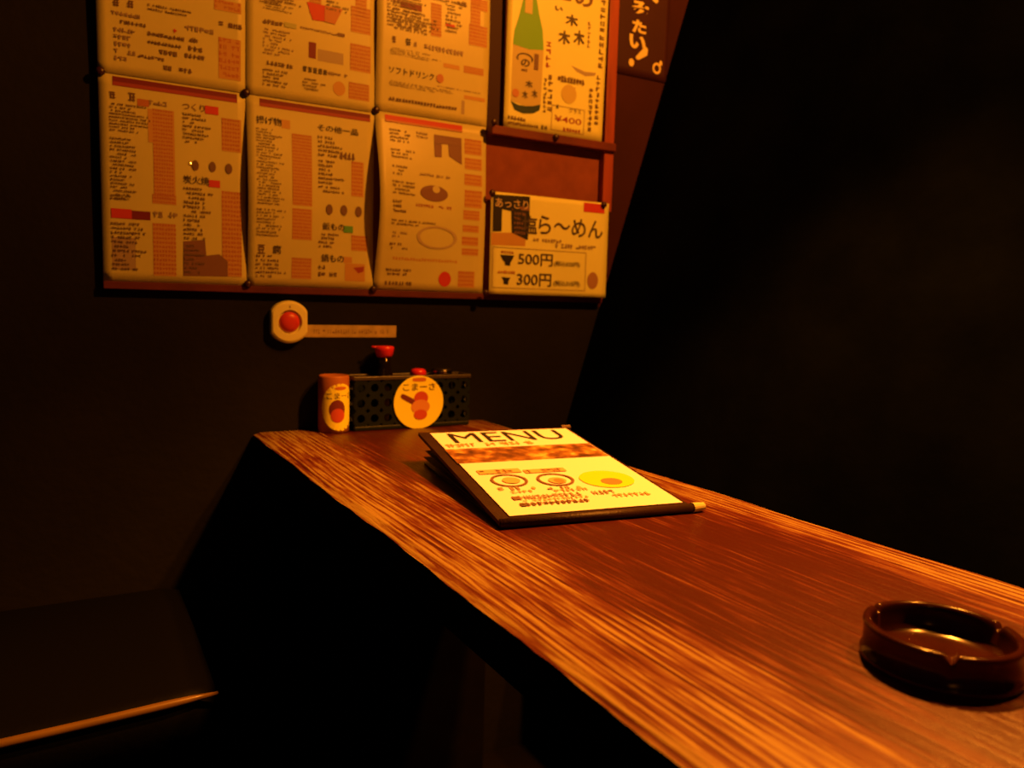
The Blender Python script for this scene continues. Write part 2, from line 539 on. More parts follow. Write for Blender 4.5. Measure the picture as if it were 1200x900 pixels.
PRINTS = {
 'A1': [
  ('l','brown',21.4,194.5,33.7,205.5,1,3),
  ('l','brown',40.2,192.7,53.4,204.2,1,3),
  ('l','ink',67.9,192.5,158.1,203.9,2,0.8),
  ('l','faint',19.1,211.4,56.8,217.7,1,0.8),
  ('l','ink',31.0,222.7,66.2,228.2,1,0.8),
  ('l','ink',67.1,232.1,116.5,238.4,1,1),
  ('l','ink',124.8,230.2,141.0,237.4,1,1),
  ('l','ink',66.8,244.5,114.3,249.7,1,1),
  ('l','ink',123.5,242.6,146.0,250.3,1,1),
  ('l','ink',82.3,255.0,108.1,262.2,1,1),
  ('l','ink',117.3,254.3,145.9,261.0,1,1),
  ('l','ink',87.8,276.9,102.1,284.2,1,1),
  ('l','brown',52.9,266.9,89.9,272.0,1,0.9),
  ('l','brown',109.8,276.6,130.1,283.7,1,0.9),
  ('l','brown',167.6,198.9,200.1,206.7,1,0.9),
  ('l','faint',21.4,234.0,54.4,284.1,5,0.7),
  ('l','red',90.8,221.9,110.6,228.2,1,0.7),
  ('l','faint',118.9,213.5,162.1,221.2,1,0.8),
  ('l','price',160.6,167.4,200.3,182.9,2,0.9),
  ('l','price',166.7,222.1,199.8,282.9,6,0.9),
  ('l','ink',18.0,22.0,92.0,92.0,14,0.7),
  ('l','price',100.0,22.0,120.0,92.0,14,1),
  ('l','ink',18.0,104.0,92.0,160.0,11,0.7),
  ('l','price',100.0,104.0,120.0,160.0,11,1),
  ('l','ink',128.0,30.0,172.0,150.0,20,0.6),
  ('l','price',178.0,30.0,198.0,150.0,20,1),
  ('r','heading',18.0,4.0,196.0,14.0),
 ],
 'A2': [
  ('r','heading',18.6,2.6,194.0,10.0),
  ('r','bandred',18.6,9.9,194.0,15.6),
  ('l','pricewash',22.0,9.5,190.0,14.5,1,0.7),
  ('l','brown',13.6,24.4,26.1,35.2,1,3),
  ('l','brown',38.6,22.7,51.0,35.7,1,3),
  ('r','price',51.1,30.1,66.9,40.3),
  ('l','faint',67.1,29.8,90.7,36.9,1,0.8),
  ('t','brown',113.5,26.2,145.9,37.1,'つくり'),
  ('r','red',146.1,26.3,165.9,38.6),
  ('l','brown',13.2,40.8,69.0,83.1,9,0.8),
  ('l','ink',13.0,90.1,54.2,182.2,17,0.55),
  ('l','price',71.2,41.8,101.4,177.1,24,1),
  ('l','price',68.7,168.1,102.4,182.5,3,1),
  ('l','ink',11.9,173.3,54.2,182.7,2,0.8),
  ('r','pricewash',64.9,42.7,81.7,92.1),
  ('l','ink',113.2,41.6,157.9,88.4,8,0.55),
  ('l','price',170.2,41.6,199.9,92.4,8,1),
  ('t','ink',112.6,135.5,150.8,147.9,'炭火焼'),
  ('r','red',149.8,139.2,166.8,149.9),
  ('l','ink',112.3,153.3,158.2,236.0,12,0.6),
  ('l','price',168.9,154.2,198.8,288.6,19,1),
  ('p','stain',[(111.8,236.6),(143.3,232.4),(145.1,256.9),(164.5,253.7),(177.4,264.3),(177.2,288.3),(110.9,289.8)]),
  ('l','ink',111.7,241.0,144.7,288.4,7,0.8),
  ('r','heading',24.8,195.3,65.6,208.1),
  ('r','red',12.4,193.8,40.0,207.9),
  ('l','faint',69.8,193.8,104.1,203.1,1,0.7),
  ('l','ink',11.9,213.6,60.0,287.5,11,0.6),
  ('r','faintwash',12.3,236.3,44.2,283.8),
  ('l','price',68.5,211.6,100.5,291.3,12,1),
  ('e','brown',130.6,119.3,5.0,7.9),
  ('e','brown',155.8,118.8,5.1,7.9),
  ('e','brown',180.3,119.0,5.2,8.0),
 ],
 'B1': [
  ('l','ink',26.5,149.1,84.4,168.2,5,0.5),
  ('p','red',[(95.9,142.4),(126.7,142.2),(125.6,167.3),(105.4,168.8)]),
  ('p','orange',[(125.6,142.0),(156.0,141.9),(142.9,168.5),(125.0,167.4)]),
  ('l','ink',26.3,182.4,60.6,189.4,1,1),
  ('r','paleg',59.6,181.0,79.1,188.3),
  ('l','faint',82.3,182.1,159.5,186.1,1,0.9),
  ('r','brown',147.4,180.6,159.5,185.6),
  ('l','faint',26.2,195.2,80.1,236.5,8,0.6),
  ('p','heading',[(99.4,203.7),(111.3,203.6),(111.3,228.8),(99.4,228.4)]),
  ('r','wash',114.3,212.3,157.9,230.7),
  ('l','ink',25.9,244.7,75.9,251.4,1,0.8),
  ('l','ink',89.5,243.1,131.2,251.7,1,2.2),
  ('l','faint',131.2,244.4,166.4,250.8,1,0.8),
  ('l','ink',25.8,256.7,75.8,285.0,5,0.65),
  ('l','ink',89.5,261.5,130.2,281.6,4,0.6),
  ('l','price',170.3,132.2,205.4,174.1,7,1),
  ('l','price',169.5,192.6,205.9,236.5,7,1),
  ('l','price',167.6,255.7,204.0,283.3,5,1),
  ('e','pricewash',151.0,269.4,10.6,11.5),
  ('l','ink',18.0,22.0,92.0,92.0,14,0.7),
  ('l','price',100.0,22.0,120.0,92.0,14,1),
  ('l','ink',18.0,104.0,92.0,160.0,11,0.7),
  ('l','price',100.0,104.0,120.0,160.0,11,1),
  ('l','ink',128.0,30.0,172.0,150.0,20,0.6),
  ('l','price',178.0,30.0,198.0,150.0,20,1),
  ('r','heading',18.0,4.0,196.0,14.0),
 ],
 'B2': [
  ('r','heading',21.0,3.2,206.0,9.8),
  ('r','bandred',21.0,9.7,206.0,15.4),
  ('l','pricewash',24.0,9.0,203.0,13.8,1,0.6),
  ('t','ink',14.9,30.5,55.2,43.3,'揚げ物'),
  ('r','pricewash',55.3,31.9,68.9,45.6),
  ('t','ink',114.4,30.8,184.5,41.4,'その他一品'),
  ('l','ink',14.1,50.1,62.7,172.1,26,0.6),
  ('l','ink',13.2,177.2,62.5,222.5,9,0.6),
  ('l','price',71.4,51.9,104.3,167.6,22,1),
  ('l','price',71.1,172.5,104.3,223.1,9,1),
  ('l','ink',114.4,49.6,160.4,85.4,5,0.6),
  ('l','brown',151.8,71.9,178.9,84.5,1,1.4),
  ('l','ink',115.1,88.3,160.6,144.6,8,0.6),
  ('l','price',172.8,85.1,194.9,143.7,9,1),
  ('e','brown',133.9,169.5,5.8,8.6),
  ('e','brown',159.6,168.7,5.9,8.7),
  ('e','brown',185.8,168.8,6.0,8.8),
  ('t','ink',122.4,191.4,160.9,203.9,'飯もの'),
  ('r','green',159.0,194.6,175.9,205.9),
  ('l','brown',115.9,209.1,165.6,235.8,4,0.6),
  ('l','price',173.4,209.6,202.5,235.9,4,1),
  ('t','ink',120.7,244.1,160.2,257.4,'鍋もの'),
  ('r','pricewash',159.7,247.1,174.8,257.3),
  ('l','ink',115.3,263.0,152.2,285.9,2,0.8),
  ('r','pricewash',162.3,258.0,198.3,288.2),
  ('p','bandred',[(177.2,265.0),(196.9,261.9),(195.8,270.8),(186.5,274.6)]),
  ('t','brown',15.2,234.8,27.4,249.1,'豆'),
  ('t','ink',39.5,234.4,53.6,248.4,'腐'),
  ('l','brown',12.7,251.2,64.4,289.7,6,0.6),
  ('l','price',70.9,252.8,104.3,287.7,6,1),
 ],
 'C1': [
  ('r','heading',42.8,113.7,82.4,124.2),
  ('l','brown',28.6,110.8,45.2,121.3,1,1.2),
  ('l','ink',84.4,95.1,130.2,98.7,1,1.6),
  ('l','ink',150.2,89.6,168.9,98.6,1,1.4),
  ('l','price',178.2,78.9,212.4,98.5,4,1),
  ('l','ink',27.6,126.9,166.0,164.0,6,0.5),
  ('r','red',128.3,133.2,146.7,138.5),
  ('l','price',175.4,125.3,211.9,161.5,6,1),
  ('l','brown',27.0,173.9,37.7,185.2,1,2),
  ('l','ink',52.5,173.1,66.4,185.7,1,2.4),
  ('l','faint',67.5,176.2,79.7,184.9,1,2),
  ('l','faint',88.1,176.2,166.4,185.3,1,1),
  ('l','ink',24.9,192.4,122.2,205.1,4,0.5),
  ('r','pricewash',125.9,201.8,157.9,209.2),
  ('l','price',166.7,199.4,206.5,211.6,3,1),
  ('t','ink',23.3,223.8,108.2,235.1,'ソフトドリンク'),
  ('e','orange',120.1,229.5,7.0,7.6),
  ('l','brown',24.3,247.3,182.4,256.5,3,0.6),
  ('l','faint',115.3,241.8,203.3,244.3,1,0.6),
  ('l','ink',24.6,274.3,155.6,280.9,1,1),
  ('r','wash',164.2,260.3,170.7,284.5),
  ('r','pricewash',169.2,250.5,211.7,256.9),
  ('l','ink',18.0,22.0,92.0,92.0,13,0.7),
  ('l','price',100.0,22.0,120.0,92.0,13,1),
  ('l','ink',18.0,104.0,92.0,160.0,10,0.7),
  ('l','price',100.0,104.0,120.0,160.0,10,1),
  ('l','ink',128.0,30.0,172.0,150.0,19,0.6),
  ('l','price',178.0,30.0,198.0,150.0,19,1),
  ('r','heading',18.0,4.0,196.0,14.0),
 ],
 'C2': [
  ('r','red',18.0,4.0,167.0,12.5),
  ('r','orange',18.0,12.4,167.0,16.0),
  ('l','pricewash',21.0,8.0,163.0,13.5,1,0.6),
  ('l','ink',25.1,26.9,68.8,51.5,4,0.75),
  ('l','ink',25.5,61.5,74.1,79.9,3,0.75),
  ('l','ink',25.8,90.5,68.9,109.7,3,0.75),
  ('l','ink',24.9,117.1,75.0,142.9,4,0.75),
  ('l','ink',25.3,150.4,59.9,174.1,3,0.75),
  ('l','faint',75.8,26.1,105.8,39.0,2,0.8),
  ('p','stain',[(110.6,26.6),(165.7,26.6),(166.0,39.2),(110.8,42.4)]),
  ('p','stain',[(110.8,42.4),(126.0,42.4),(125.2,65.7),(111.3,66.1)]),
  ('p','stain',[(138.8,41.3),(166.0,39.2),(166.7,73.8),(140.5,61.7)]),
  ('e','stain',109.4,131.7,28.6,14.2),
  ('e','paper2',113.6,124.0,7.6,6.4),
  ('l','faint',80.5,97.7,141.3,103.0,1,0.7),
  ('l','bandred',71.5,152.3,145.0,158.2,1,0.6),
  ('l','price',172.2,25.8,207.5,53.7,4,1),
  ('l','price',173.0,60.3,208.2,81.0,3,1),
  ('l','price',172.3,89.4,208.9,110.0,3,1),
  ('l','price',173.0,118.5,209.9,150.1,4,1),
  ('l','price',171.2,155.3,205.1,172.8,3,1),
  ('l','price',170.5,182.4,204.3,195.0,2,1),
  ('l','price',169.6,203.7,203.5,219.4,2,1),
  ('l','price',170.1,225.0,204.0,237.4,2,1),
  ('l','ink',23.3,183.3,122.5,195.1,2,0.6),
  ('l','faint',23.5,204.1,62.5,216.7,2,0.7),
  ('l','brown',22.5,223.7,67.2,237.7,2,0.7),
  ('l','pricewash',31.2,247.6,160.1,253.9,1,1),
  ('l','brown',19.3,268.5,85.9,282.9,2,0.7),
  ('l','ink',19.6,290.7,73.6,298.0,1,0.7),
  ('g','faintring',117.6,209.4,41.5,20.4),
  ('e','red',137.1,283.3,12.6,13.7),
  ('p','pricewash',[(136.4,275.1),(140.8,275.4),(138.5,290.3),(134.6,289.3)]),
  ('l','price',164.4,267.3,198.6,297.1,4,1),
 ],
 'S': [
  ('p','bottle',[(34.6,114.5),(53.1,112.4),(55.7,167.1),(59.0,176.7),(67.2,208.2),(76.2,235.7),(80.0,270.3),(47.2,274.8),(13.6,271.0),(15.4,247.1),(23.6,220.9),(33.0,182.1),(35.1,169.4)]),
  ('r','paper2',35.8,169.2,51.9,210.8),
  ('e','red',43.6,201.5,3.5,3.5),
  ('p','label',[(13.7,271.2),(47.2,275.0),(80.0,270.3),(78.5,372.8),(45.6,378.5),(13.5,372.6)]),
  ('p','dkgreen',[(13.0,373.3),(28.0,378.3),(45.6,378.7),(63.2,375.8),(78.4,370.7),(76.8,381.6),(63.7,389.4),(41.0,392.9),(22.1,388.2)]),
  ('o','ink',22.1,282.9,57.7,301.9),
  ('t','ink',31.6,293.7,50.8,307.2,'の'),
  ('r','brown',60.5,280.4,69.6,309.4),
  ('l','brown',32.9,311.2,46.1,316.4,1,1),
  ('t','ink',42.8,331.2,59.1,343.8,'木'),
  ('t','ink',36.7,351.0,49.2,365.3,'木'),
  ('t','ink',57.2,346.2,70.4,360.7,'木'),
  ('e','orange',22.9,357.7,7.4,7.9),
  ('t','ink',101.4,185.2,118.6,192.9,'い'),
  ('t','brown',109.2,153.8,136.6,170.3,'と'),
  ('t','brown',145.7,146.2,187.3,173.5,'の'),
  ('t','ink',126.0,194.2,155.2,215.0,'木'),
  ('t','ink',111.5,226.6,138.6,251.5,'木'),
  ('t','ink',146.6,220.0,171.9,246.4,'木'),
  ('v','ink',202.1,138.6,223.5,285.4,11),
  ('v','faint',177.0,199.7,187.4,249.8,6),
  ('v','bandred',84.0,253.2,98.0,304.7,4),
  ('p','wash',[(143.5,287.6),(176.2,294.2),(203.6,291.9),(201.1,297.8),(179.3,302.4),(157.3,297.2)]),
  ('v','ink',82.4,321.5,91.9,386.3,8),
  ('v','ink',91.9,313.2,104.9,384.1,6),
  ('l','ink',114.7,310.0,175.2,322.8,1,1.3),
  ('e','emblem',141.7,342.0,17.7,17.7),
  ('p','bandred',[(129.5,337.3),(142.4,327.8),(155.9,327.9),(152.3,338.3),(150.3,354.9),(135.6,355.9),(136.4,342.8)]),
  ('l','ink',113.4,365.6,120.3,373.3,1,2),
  ('t','brown',143.5,367.9,172.1,376.6,'グラス'),
  ('f','outline',104.3,367.0,180.8,414.0),
  ('t','bandred',110.7,385.5,174.0,397.1,'¥400'),
  ('l','bandred',132.2,406.1,170.9,413.7,1,1.2),
  ('v','ink',185.1,322.8,202.2,409.0,8),
  ('v','ink',200.5,296.2,218.5,395.8,9),
  ('l','ink',7.7,400.2,50.3,407.5,1,1.2),
  ('l','ink',8.0,410.4,76.9,416.2,1,1.2),
  ('l','ink',81.1,408.4,98.8,416.2,1,2.4),
 ],
 'R': [
  ('p','black',[(4.4,5.4),(83.7,2.6),(83.9,42.7),(81.3,85.1),(45.3,73.4),(43.3,33.2),(23.7,31.0),(23.5,72.3),(4.8,73.6)]),
  ('p','stain',[(45.3,23.5),(83.8,22.4),(83.7,29.5),(44.1,30.7)]),
  ('p','pricewash',[(2.0,76.3),(45.3,73.4),(76.8,84.1),(75.7,96.9),(2.6,98.7)]),
  ('t','cream',8.8,11.2,80.4,27.7,'あっさり'),
  ('l','stain',50.0,34.0,83.2,78.6,5,0.5),
  ('t','ink',67.9,38.9,101.2,72.3,'塩'),
  ('t','ink',104.8,36.0,257.7,71.5,'ら～めん'),
  ('r','red',209.4,2.8,260.7,20.8),
  ('l','bandred',212.8,5.2,258.0,18.9,1,1.8),
  ('l','faint',93.2,80.0,160.7,87.3,1,0.8),
  ('l','faint',144.3,87.2,246.5,96.5,1,0.8),
  ('f','outline',5.6,101.5,219.3,178.1),
  ('p','black',[(21.8,115.7),(52.5,116.1),(46.1,127.9),(44.1,129.8),(44.3,135.9),(32.5,134.9),(32.4,129.3),(27.9,126.3)]),
  ('l','bandred',23.9,108.0,51.6,114.1,1,1),
  ('t','ink',61.2,109.3,139.1,133.1,'500円'),
  ('t','ink',142.5,121.4,204.2,132.8,'(税込525円)'),
  ('p','black',[(25.9,157.5),(45.5,158.3),(41.3,165.6),(40.9,171.5),(30.6,170.6),(30.5,165.0)]),
  ('l','orange',17.7,145.2,55.7,151.2,1,1),
  ('t','ink',59.4,147.7,137.5,172.6,'300円'),
  ('t','ink',143.2,159.2,205.9,171.5,'(税込315円)'),
  ('e','emblem2',237.6,156.5,13.4,16.8),
  ('e','bandred',238.4,159.2,7.3,8.1),
 ],
 'K': [
  ('p','yellow',[(91.8,188.4),(111.3,186.5),(111.2,199.0),(107.7,202.7),(98.5,200.0)]),
  ('t','yellow',40.9,206.7,93.9,234.9,'み'),
  ('t','yellow',47.9,243.9,83.8,269.5,'た'),
  ('t','yellow',41.6,274.2,84.7,301.2,'い'),
  ('p','yellow',[(59.6,317.6),(79.9,295.9),(86.3,293.1),(90.8,296.9),(89.7,309.4),(69.3,321.2),(63.4,321.7)]),
  ('e','yellow',49.9,329.9,6.7,7.6),
  ('g','yellow',116.9,330.8,11.0,11.4),
  ('e','yellow',127.0,318.7,4.0,5.0),
 ],
 'menu': [
  ('t','black',21.6,7.7,187.0,53.9,'MENU'),
  ('r','food',-1.9,79.8,208.0,140.0),
  ('l','tan',4.0,58.4,138.9,73.5,1,0.7),
  ('r','tan',11.1,171.6,65.5,186.3),
  ('r','tan',68.7,178.5,123.1,191.6),
  ('l','brown',13.3,172.8,64.7,186.7,1,0.8),
  ('l','brown',70.3,179.6,122.0,191.9,1,0.8),
  ('g','brown',38.7,212.7,22.3,22.0),
  ('e','tan',41.0,213.1,10.8,10.6),
  ('g','brown',95.1,219.1,22.9,22.2),
  ('e','tan',96.0,222.8,11.1,10.6),
  ('e','orange',97.3,224.8,6.4,8.1),
  ('e','myellow',159.2,227.7,34.3,30.6),
  ('p','stain',[(140.5,206.1),(166.5,204.0),(178.8,212.7),(153.8,222.2),(142.6,218.4)]),
  ('e','orange',160.5,237.7,13.5,11.3),
  ('p','bandred',[(149.3,221.4),(166.0,217.9),(163.9,231.2),(150.0,235.9)]),
  ('l','faint',15.5,234.2,46.2,246.4,1,0.8),
  ('l','tan',26.5,247.5,57.2,254.9,1,0.8),
  ('l','faint',72.3,242.9,99.1,252.8,1,0.8),
  ('l','tan',77.5,252.1,116.8,261.1,1,0.8),
  ('e','tan',57.2,242.3,2.5,3.8),
  ('e','tan',111.4,249.6,2.6,3.9),
  ('l','faint',20.6,264.6,147.7,276.7,1,0.9),
  ('l','tan',29.7,276.9,109.3,283.2,1,0.6),
  ('l','brown',21.2,285.8,105.4,296.0,1,1),
  ('l','tan',137.7,278.0,184.0,288.9,1,0.9),
  ('r','brown',20.6,266.1,29.4,275.3),
  ('r','brown',22.1,286.7,30.5,294.8),
 ],
}

# ------------------------------------------------------------------ the room
M_WALL = mat('dark_plaster', (0.0072, 0.0062, 0.0075), 0.8, 0.15, var=0.25, scale=6, bump=0.25, bscale=60)
M_BLACK = mat('blackened_boards', (0.0020, 0.0026, 0.0040), 0.95, 0.0, var=0.3, scale=8, bump=0.2, bscale=40)
M_FLOOR = mat('dark_floor', (0.005, 0.004, 0.004), 0.85, 0.04, var=0.3, scale=5)

bm = bmesh.new(); box(bm, -2.2, 2.4, D, D + 0.1, 0, 2.5)
structure(link('wall_back', bm, M_WALL))
# lamplight on that wall, right of the pinboard, painted as a redder, lighter patch
bm = bmesh.new(); box(bm, 0.9665, 1.42, D - 0.001, D + 0.0005, 0.925, 2.45)
structure(link('painted_lamplight_1', bm, mat('lamplit_red_brown', (0.036, 0.0075, 0.009), 0.8, 0.15, var=0.2, scale=6)))
bm = bmesh.new(); box(bm, -2.2, 2.4, -3.0, D + 0.1, -0.1, 0)
structure(link('floor', bm, M_FLOOR))
bm = bmesh.new(); box(bm, -2.2, 2.4, -3.0, D + 0.1, 2.5, 2.6)
structure(link('ceiling', bm, M_FLOOR))
# the right-hand wall: upright below the seat, leaning outward above it
bm = bmesh.new()
prof = [(0.815, 0.0), (0.815, 0.42), (1.454, 2.5), (1.514, 2.5), (0.885, 0.42), (0.885, 0.0)]
A = [bm.verts.new((x, D, z)) for x, z in prof]
Bv = [bm.verts.new((x, -2.4, z)) for x, z in prof]
for i in range(6):
    j = (i + 1) % 6
    bm.faces.new((A[i], A[j], Bv[j], Bv[i]))
bm.faces.new(A); bm.faces.new(Bv[::-1])
structure(link('wall_right', bm, M_BLACK))

# ------------------------------------------------------------------ pinboard with battens
M_CORK = mat('orange_pinboard', (0.22, 0.062, 0.035), 0.8, 0.15, var=0.12, scale=30, bump=0.15, bscale=300)
M_BATTEN = mat('red_stained_batten', (0.27, 0.052, 0.028), 0.45, 0.3, var=0.25, scale=14, stretch=(3, 3, 0.5))
M_TRIM = mat('maroon_batten', (0.10, 0.018, 0.016), 0.55, 0.25, var=0.2, scale=20)
pin = thing('pinboard', 'orange-brown pinboard behind the posters, with red-stained wooden battens', 'pinboard', (0.046, D, 0.93))
P0 = Vector((0.046, D, 0.93))


def pbox(name, x0, x1, d0, d1, z0, z1, m, bev=0.001):
    bm = bmesh.new()
    box(bm, x0 - P0.x, x1 - P0.x, -d1, -d0, z0 - P0.z, z1 - P0.z, bev)
    return link(name, bm, m, pin)


pbox('board', 0.048, 0.970, 0.0003, 0.010, 0.9395, 1.85, M_CORK)
pbox('batten', 0.949, 0.9725, 0.0102, 0.026, 1.118, 1.85, M_BATTEN, 0.002)
pbox('batten', 0.688, 0.9725, 0.0102, 0.034, 1.237, 1.2535, mat('dull_batten', (0.13, 0.024, 0.016), 0.5, 0.25, var=0.2, scale=14), 0.002)
pbox('bottom_batten', 0.048, 0.966, 0.0102, 0.014, 0.9335, 0.945, M_TRIM)
pbox('batten', 0.6882, 0.7168, 0.0102, 0.0125, 1.254, 1.85, mat('painted_shadow_strip', (0.030, 0.006, 0.006), 0.6, 0.2))  # this batten stands in for the sake poster's cast shadow, coloured dark
pbox('sake_backing', 0.7172, 0.9422, 0.0102, 0.0225, 1.2548, 1.70, M_TRIM)

# ------------------------------------------------------------------ sheets
PAPER = mat('laminated_cream_paper', (0.55, 0.52, 0.19), 0.42, PAPER_SPEC, var=0.05, scale=7)
PAPER_W = mat('laminated_white_paper', (0.74, 0.76, 0.25), 0.42, PAPER_SPEC, var=0.03, scale=7)
PAPER_D = mat('dark_brown_paper', (0.040, 0.010, 0.012), 0.6, 0.2, var=0.1, scale=12)
YS = D - 0.0118
GS = 'laminated menu sheets on the pinboard'
hung_sheet('menu_sheet', 'cream laminated menu sheet, upper left of the pinboard, brown-stained at its left', 'menu sheet', 0.0485, 1.5477, 0.2550, 1.2475, YS, 'A1', PAPER, (0.002, 0.007, 0.002), GS, seed=3)
hung_sheet('menu_sheet', 'cream laminated menu sheet, lower left of the pinboard, with maroon heading band and red tags', 'menu sheet', 0.0485, 1.2467, 0.2550, 0.9450, YS, 'A2', PAPER, (0.001, 0.000, 0.003), GS, seed=4)
hung_sheet('menu_sheet', 'cream laminated menu sheet, upper middle of the pinboard, with red bowl and red glass printed', 'menu sheet', 0.2560, 1.5477, 0.4690, 1.2475, YS, 'B1', PAPER, (0.006, 0.001, 0.002), GS, seed=5)
hung_sheet('menu_sheet', 'cream laminated menu sheet, lower middle of the pinboard, with green tag and three brown spots', 'menu sheet', 0.2560, 1.2467, 0.4690, 0.9455, YS, 'B2', PAPER, (0.014, 0.000, 0.002), GS, seed=6)
hung_sheet('menu_sheet', 'cream laminated menu sheet, upper right of six, beside the green bottle poster', 'menu sheet', 0.4702, 1.553, 0.6875, 1.2525, YS, 'C1', PAPER, (0.007, 0.004, 0.002), GS, seed=7)
hung_sheet('menu_sheet', 'cream laminated menu sheet, lower right of six, with bright red band and grey photos', 'menu sheet', 0.4702, 1.252, 0.6869, 0.9455, YS, 'C2', PAPER, (0.032, 0.004, 0.001), GS, seed=8)
hung_sheet('sake_poster', 'white poster with a big green bottle and black brush characters', 'poster', 0.7169, 1.6772, 0.9425, 1.2547, D - 0.0235, 'S', PAPER_W, (0.0, 0.0, 0.001), dx_top=0.006, seed=9)
hung_sheet('ramen_poster', 'landscape ramen price poster showing 500 and 300 yen with black bowl signs', 'poster', 0.6929, 1.1345, 0.9645, 0.9443, D - 0.0268, 'R', PAPER_W, (0.0, 0.0, 0.001), seed=10)
hung_sheet('hanging_banner', 'dark brown paper banner with yellow brush lettering right of the pinboard', 'banner', 0.9740, 1.7573, 1.1187, 1.4015, D - 0.003, 'K', PAPER_D, (0.0, 0.002, 0.001), seed=11)

# a blister in the lamination of the lower left sheet that catches the lamp
sheet = [o for o in bpy.data.objects if o.name == 'menu_sheet.001'][0]
bm = bmesh.new()
lathe(bm, [(0, 0.0004), (0.0008, 0.000392), (0.0016, 0.000368), (0.0025, 0.000322), (0.0029, 0.0), (0.0029, -0.0012), (0, -0.0012)], 24)
ax = Vector((0.246, -0.947, 0.207)).normalized()
bmesh.ops.rotate(bm, verts=bm.verts, matrix=ax.to_track_quat('Z', 'Y').to_matrix())
bmesh.ops.translate(bm, verts=bm.verts, vec=(0.1724 - 0.0485, -0.0034, 1.1298 - 1.2467))
link('lamination_blister', bm, mat('glossy_laminate', (0.5, 0.45, 0.2), 0.10, 1.0), sheet, smooth=True)

# ------------------------------------------------------------------ tacks
M_TACK = mat('dark_tack', (0.035, 0.010, 0.008), 0.35, 0.4)
TACKS = [
    (0.0515, 1.2478, 0.0128, 'dark round tack at the left edge of the pinboard between two menu sheets'),
    (0.2556, 1.2482, 0.0128, 'dark round tack where the left and middle columns of menu sheets meet, at mid height'),
    (0.4715, 1.2522, 0.0128, 'dark round tack where the middle and right menu columns meet, at mid height'),
    (0.6898, 1.2578, 0.0345, 'dark round tack right of the upper right menu sheet, at the batten end'),
    (0.2558, 0.9473, 0.0145, 'dark round tack on the bottom batten between left and middle menu sheets'),
    (0.4685, 0.9457, 0.0145, 'dark round tack on the bottom batten between middle and right menu sheets'),
    (0.6852, 0.9462, 0.0275, 'dark round tack at the bottom left corner of the ramen price poster'),
    (0.6938, 1.1310, 0.0275, 'dark round tack at the top left corner of the ramen price poster'),
    (0.9500, 1.1310, 0.0280, 'dark round tack at the top right corner of the ramen price poster'),
    (0.8260, 1.2475, 0.0345, 'dark round tack on the batten below the green bottle poster'),
]
for x, z, d, lb in TACKS:
    bm = bmesh.new()
    lathe(bm, [(0, 0.0062), (0.003, 0.006), (0.0056, 0.0045), (0.0064, 0.002), (0.0058, 0.0), (0.0012, -0.0004), (0.0008, -0.003), (0, -0.004)], 18)
    bmesh.ops.rotate(bm, verts=bm.verts, matrix=Matrix.Rotation(math.radians(90), 3, 'X'))
    o = link('thumb_tack', bm, M_TACK, smooth=True, loc=(x, D - d, z))
    tag(o, lb, 'tack', 'tacks holding the sheets')

# ------------------------------------------------------------------ call button and its label strip
M_IVORY = mat('ivory_plastic', (0.80, 0.78, 0.30), 0.4, 0.4)
M_REDBTN = mat('red_button_plastic', (0.62, 0.045, 0.035), 0.35, 0.4)
cb = thing('call_button', 'round ivory call button with flattened sides and red centre on the wall', 'call button', (0.3234, D, 0.8866))


def clipped(r, hx, n=64):
    return [(max(-hx, min(hx, r * math.cos(2 * math.pi * k / n))), r * math.sin(2 * math.pi * k / n)) for k in range(n)]


def ring_stack(bm, loops):
    rows = [[bm.verts.new((x, y, z)) for x, z in lp] for y, lp in loops]
    n = len(rows[0])
    for a, b in zip(rows, rows[1:]):
        for k in range(n):
            bm.faces.new((a[k], a[(k + 1) % n], b[(k + 1) % n], b[k]))
    return rows


bm = bmesh.new()
rr = ring_stack(bm, [(-0.0003, clipped(0.0355, 0.0305)), (-0.010, clipped(0.0358, 0.0308)), (-0.0145, clipped(0.0345, 0.0297)),
                     (-0.0165, clipped(0.0315, 0.0275)), (-0.0172, clipped(0.0205, 0.0205)), (-0.0165, clipped(0.0198, 0.0198)),
                     (-0.0125, clipped(0.0192, 0.0192)), (-0.0125, clipped(0.004, 0.004))])
bm.faces.new(rr[0]); bm.faces.new(rr[-1][::-1])
link('housing', bm, M_IVORY, cb, smooth=False)
bm = bmesh.new()
lathe(bm, [(0.0, 0.0205), (0.006, 0.0202), (0.011, 0.0192), (0.0150, 0.0172), (0.0168, 0.0145), (0.0170, 0.0126), (0, 0.0126)], 36)
bmesh.ops.rotate(bm, verts=bm.verts, matrix=Matrix.Rotation(math.radians(90), 3, 'X'))
link('push_button', bm, M_REDBTN, cb, smooth=True)
bm = bmesh.new(); box(bm, -0.0012, 0.0012, -0.0172, -0.0160, 0.0235, 0.0275, 0.0004)
link('lamp_mark', bm, mat('dark_mark', (0.2, 0.12, 0.06), 0.5), cb)

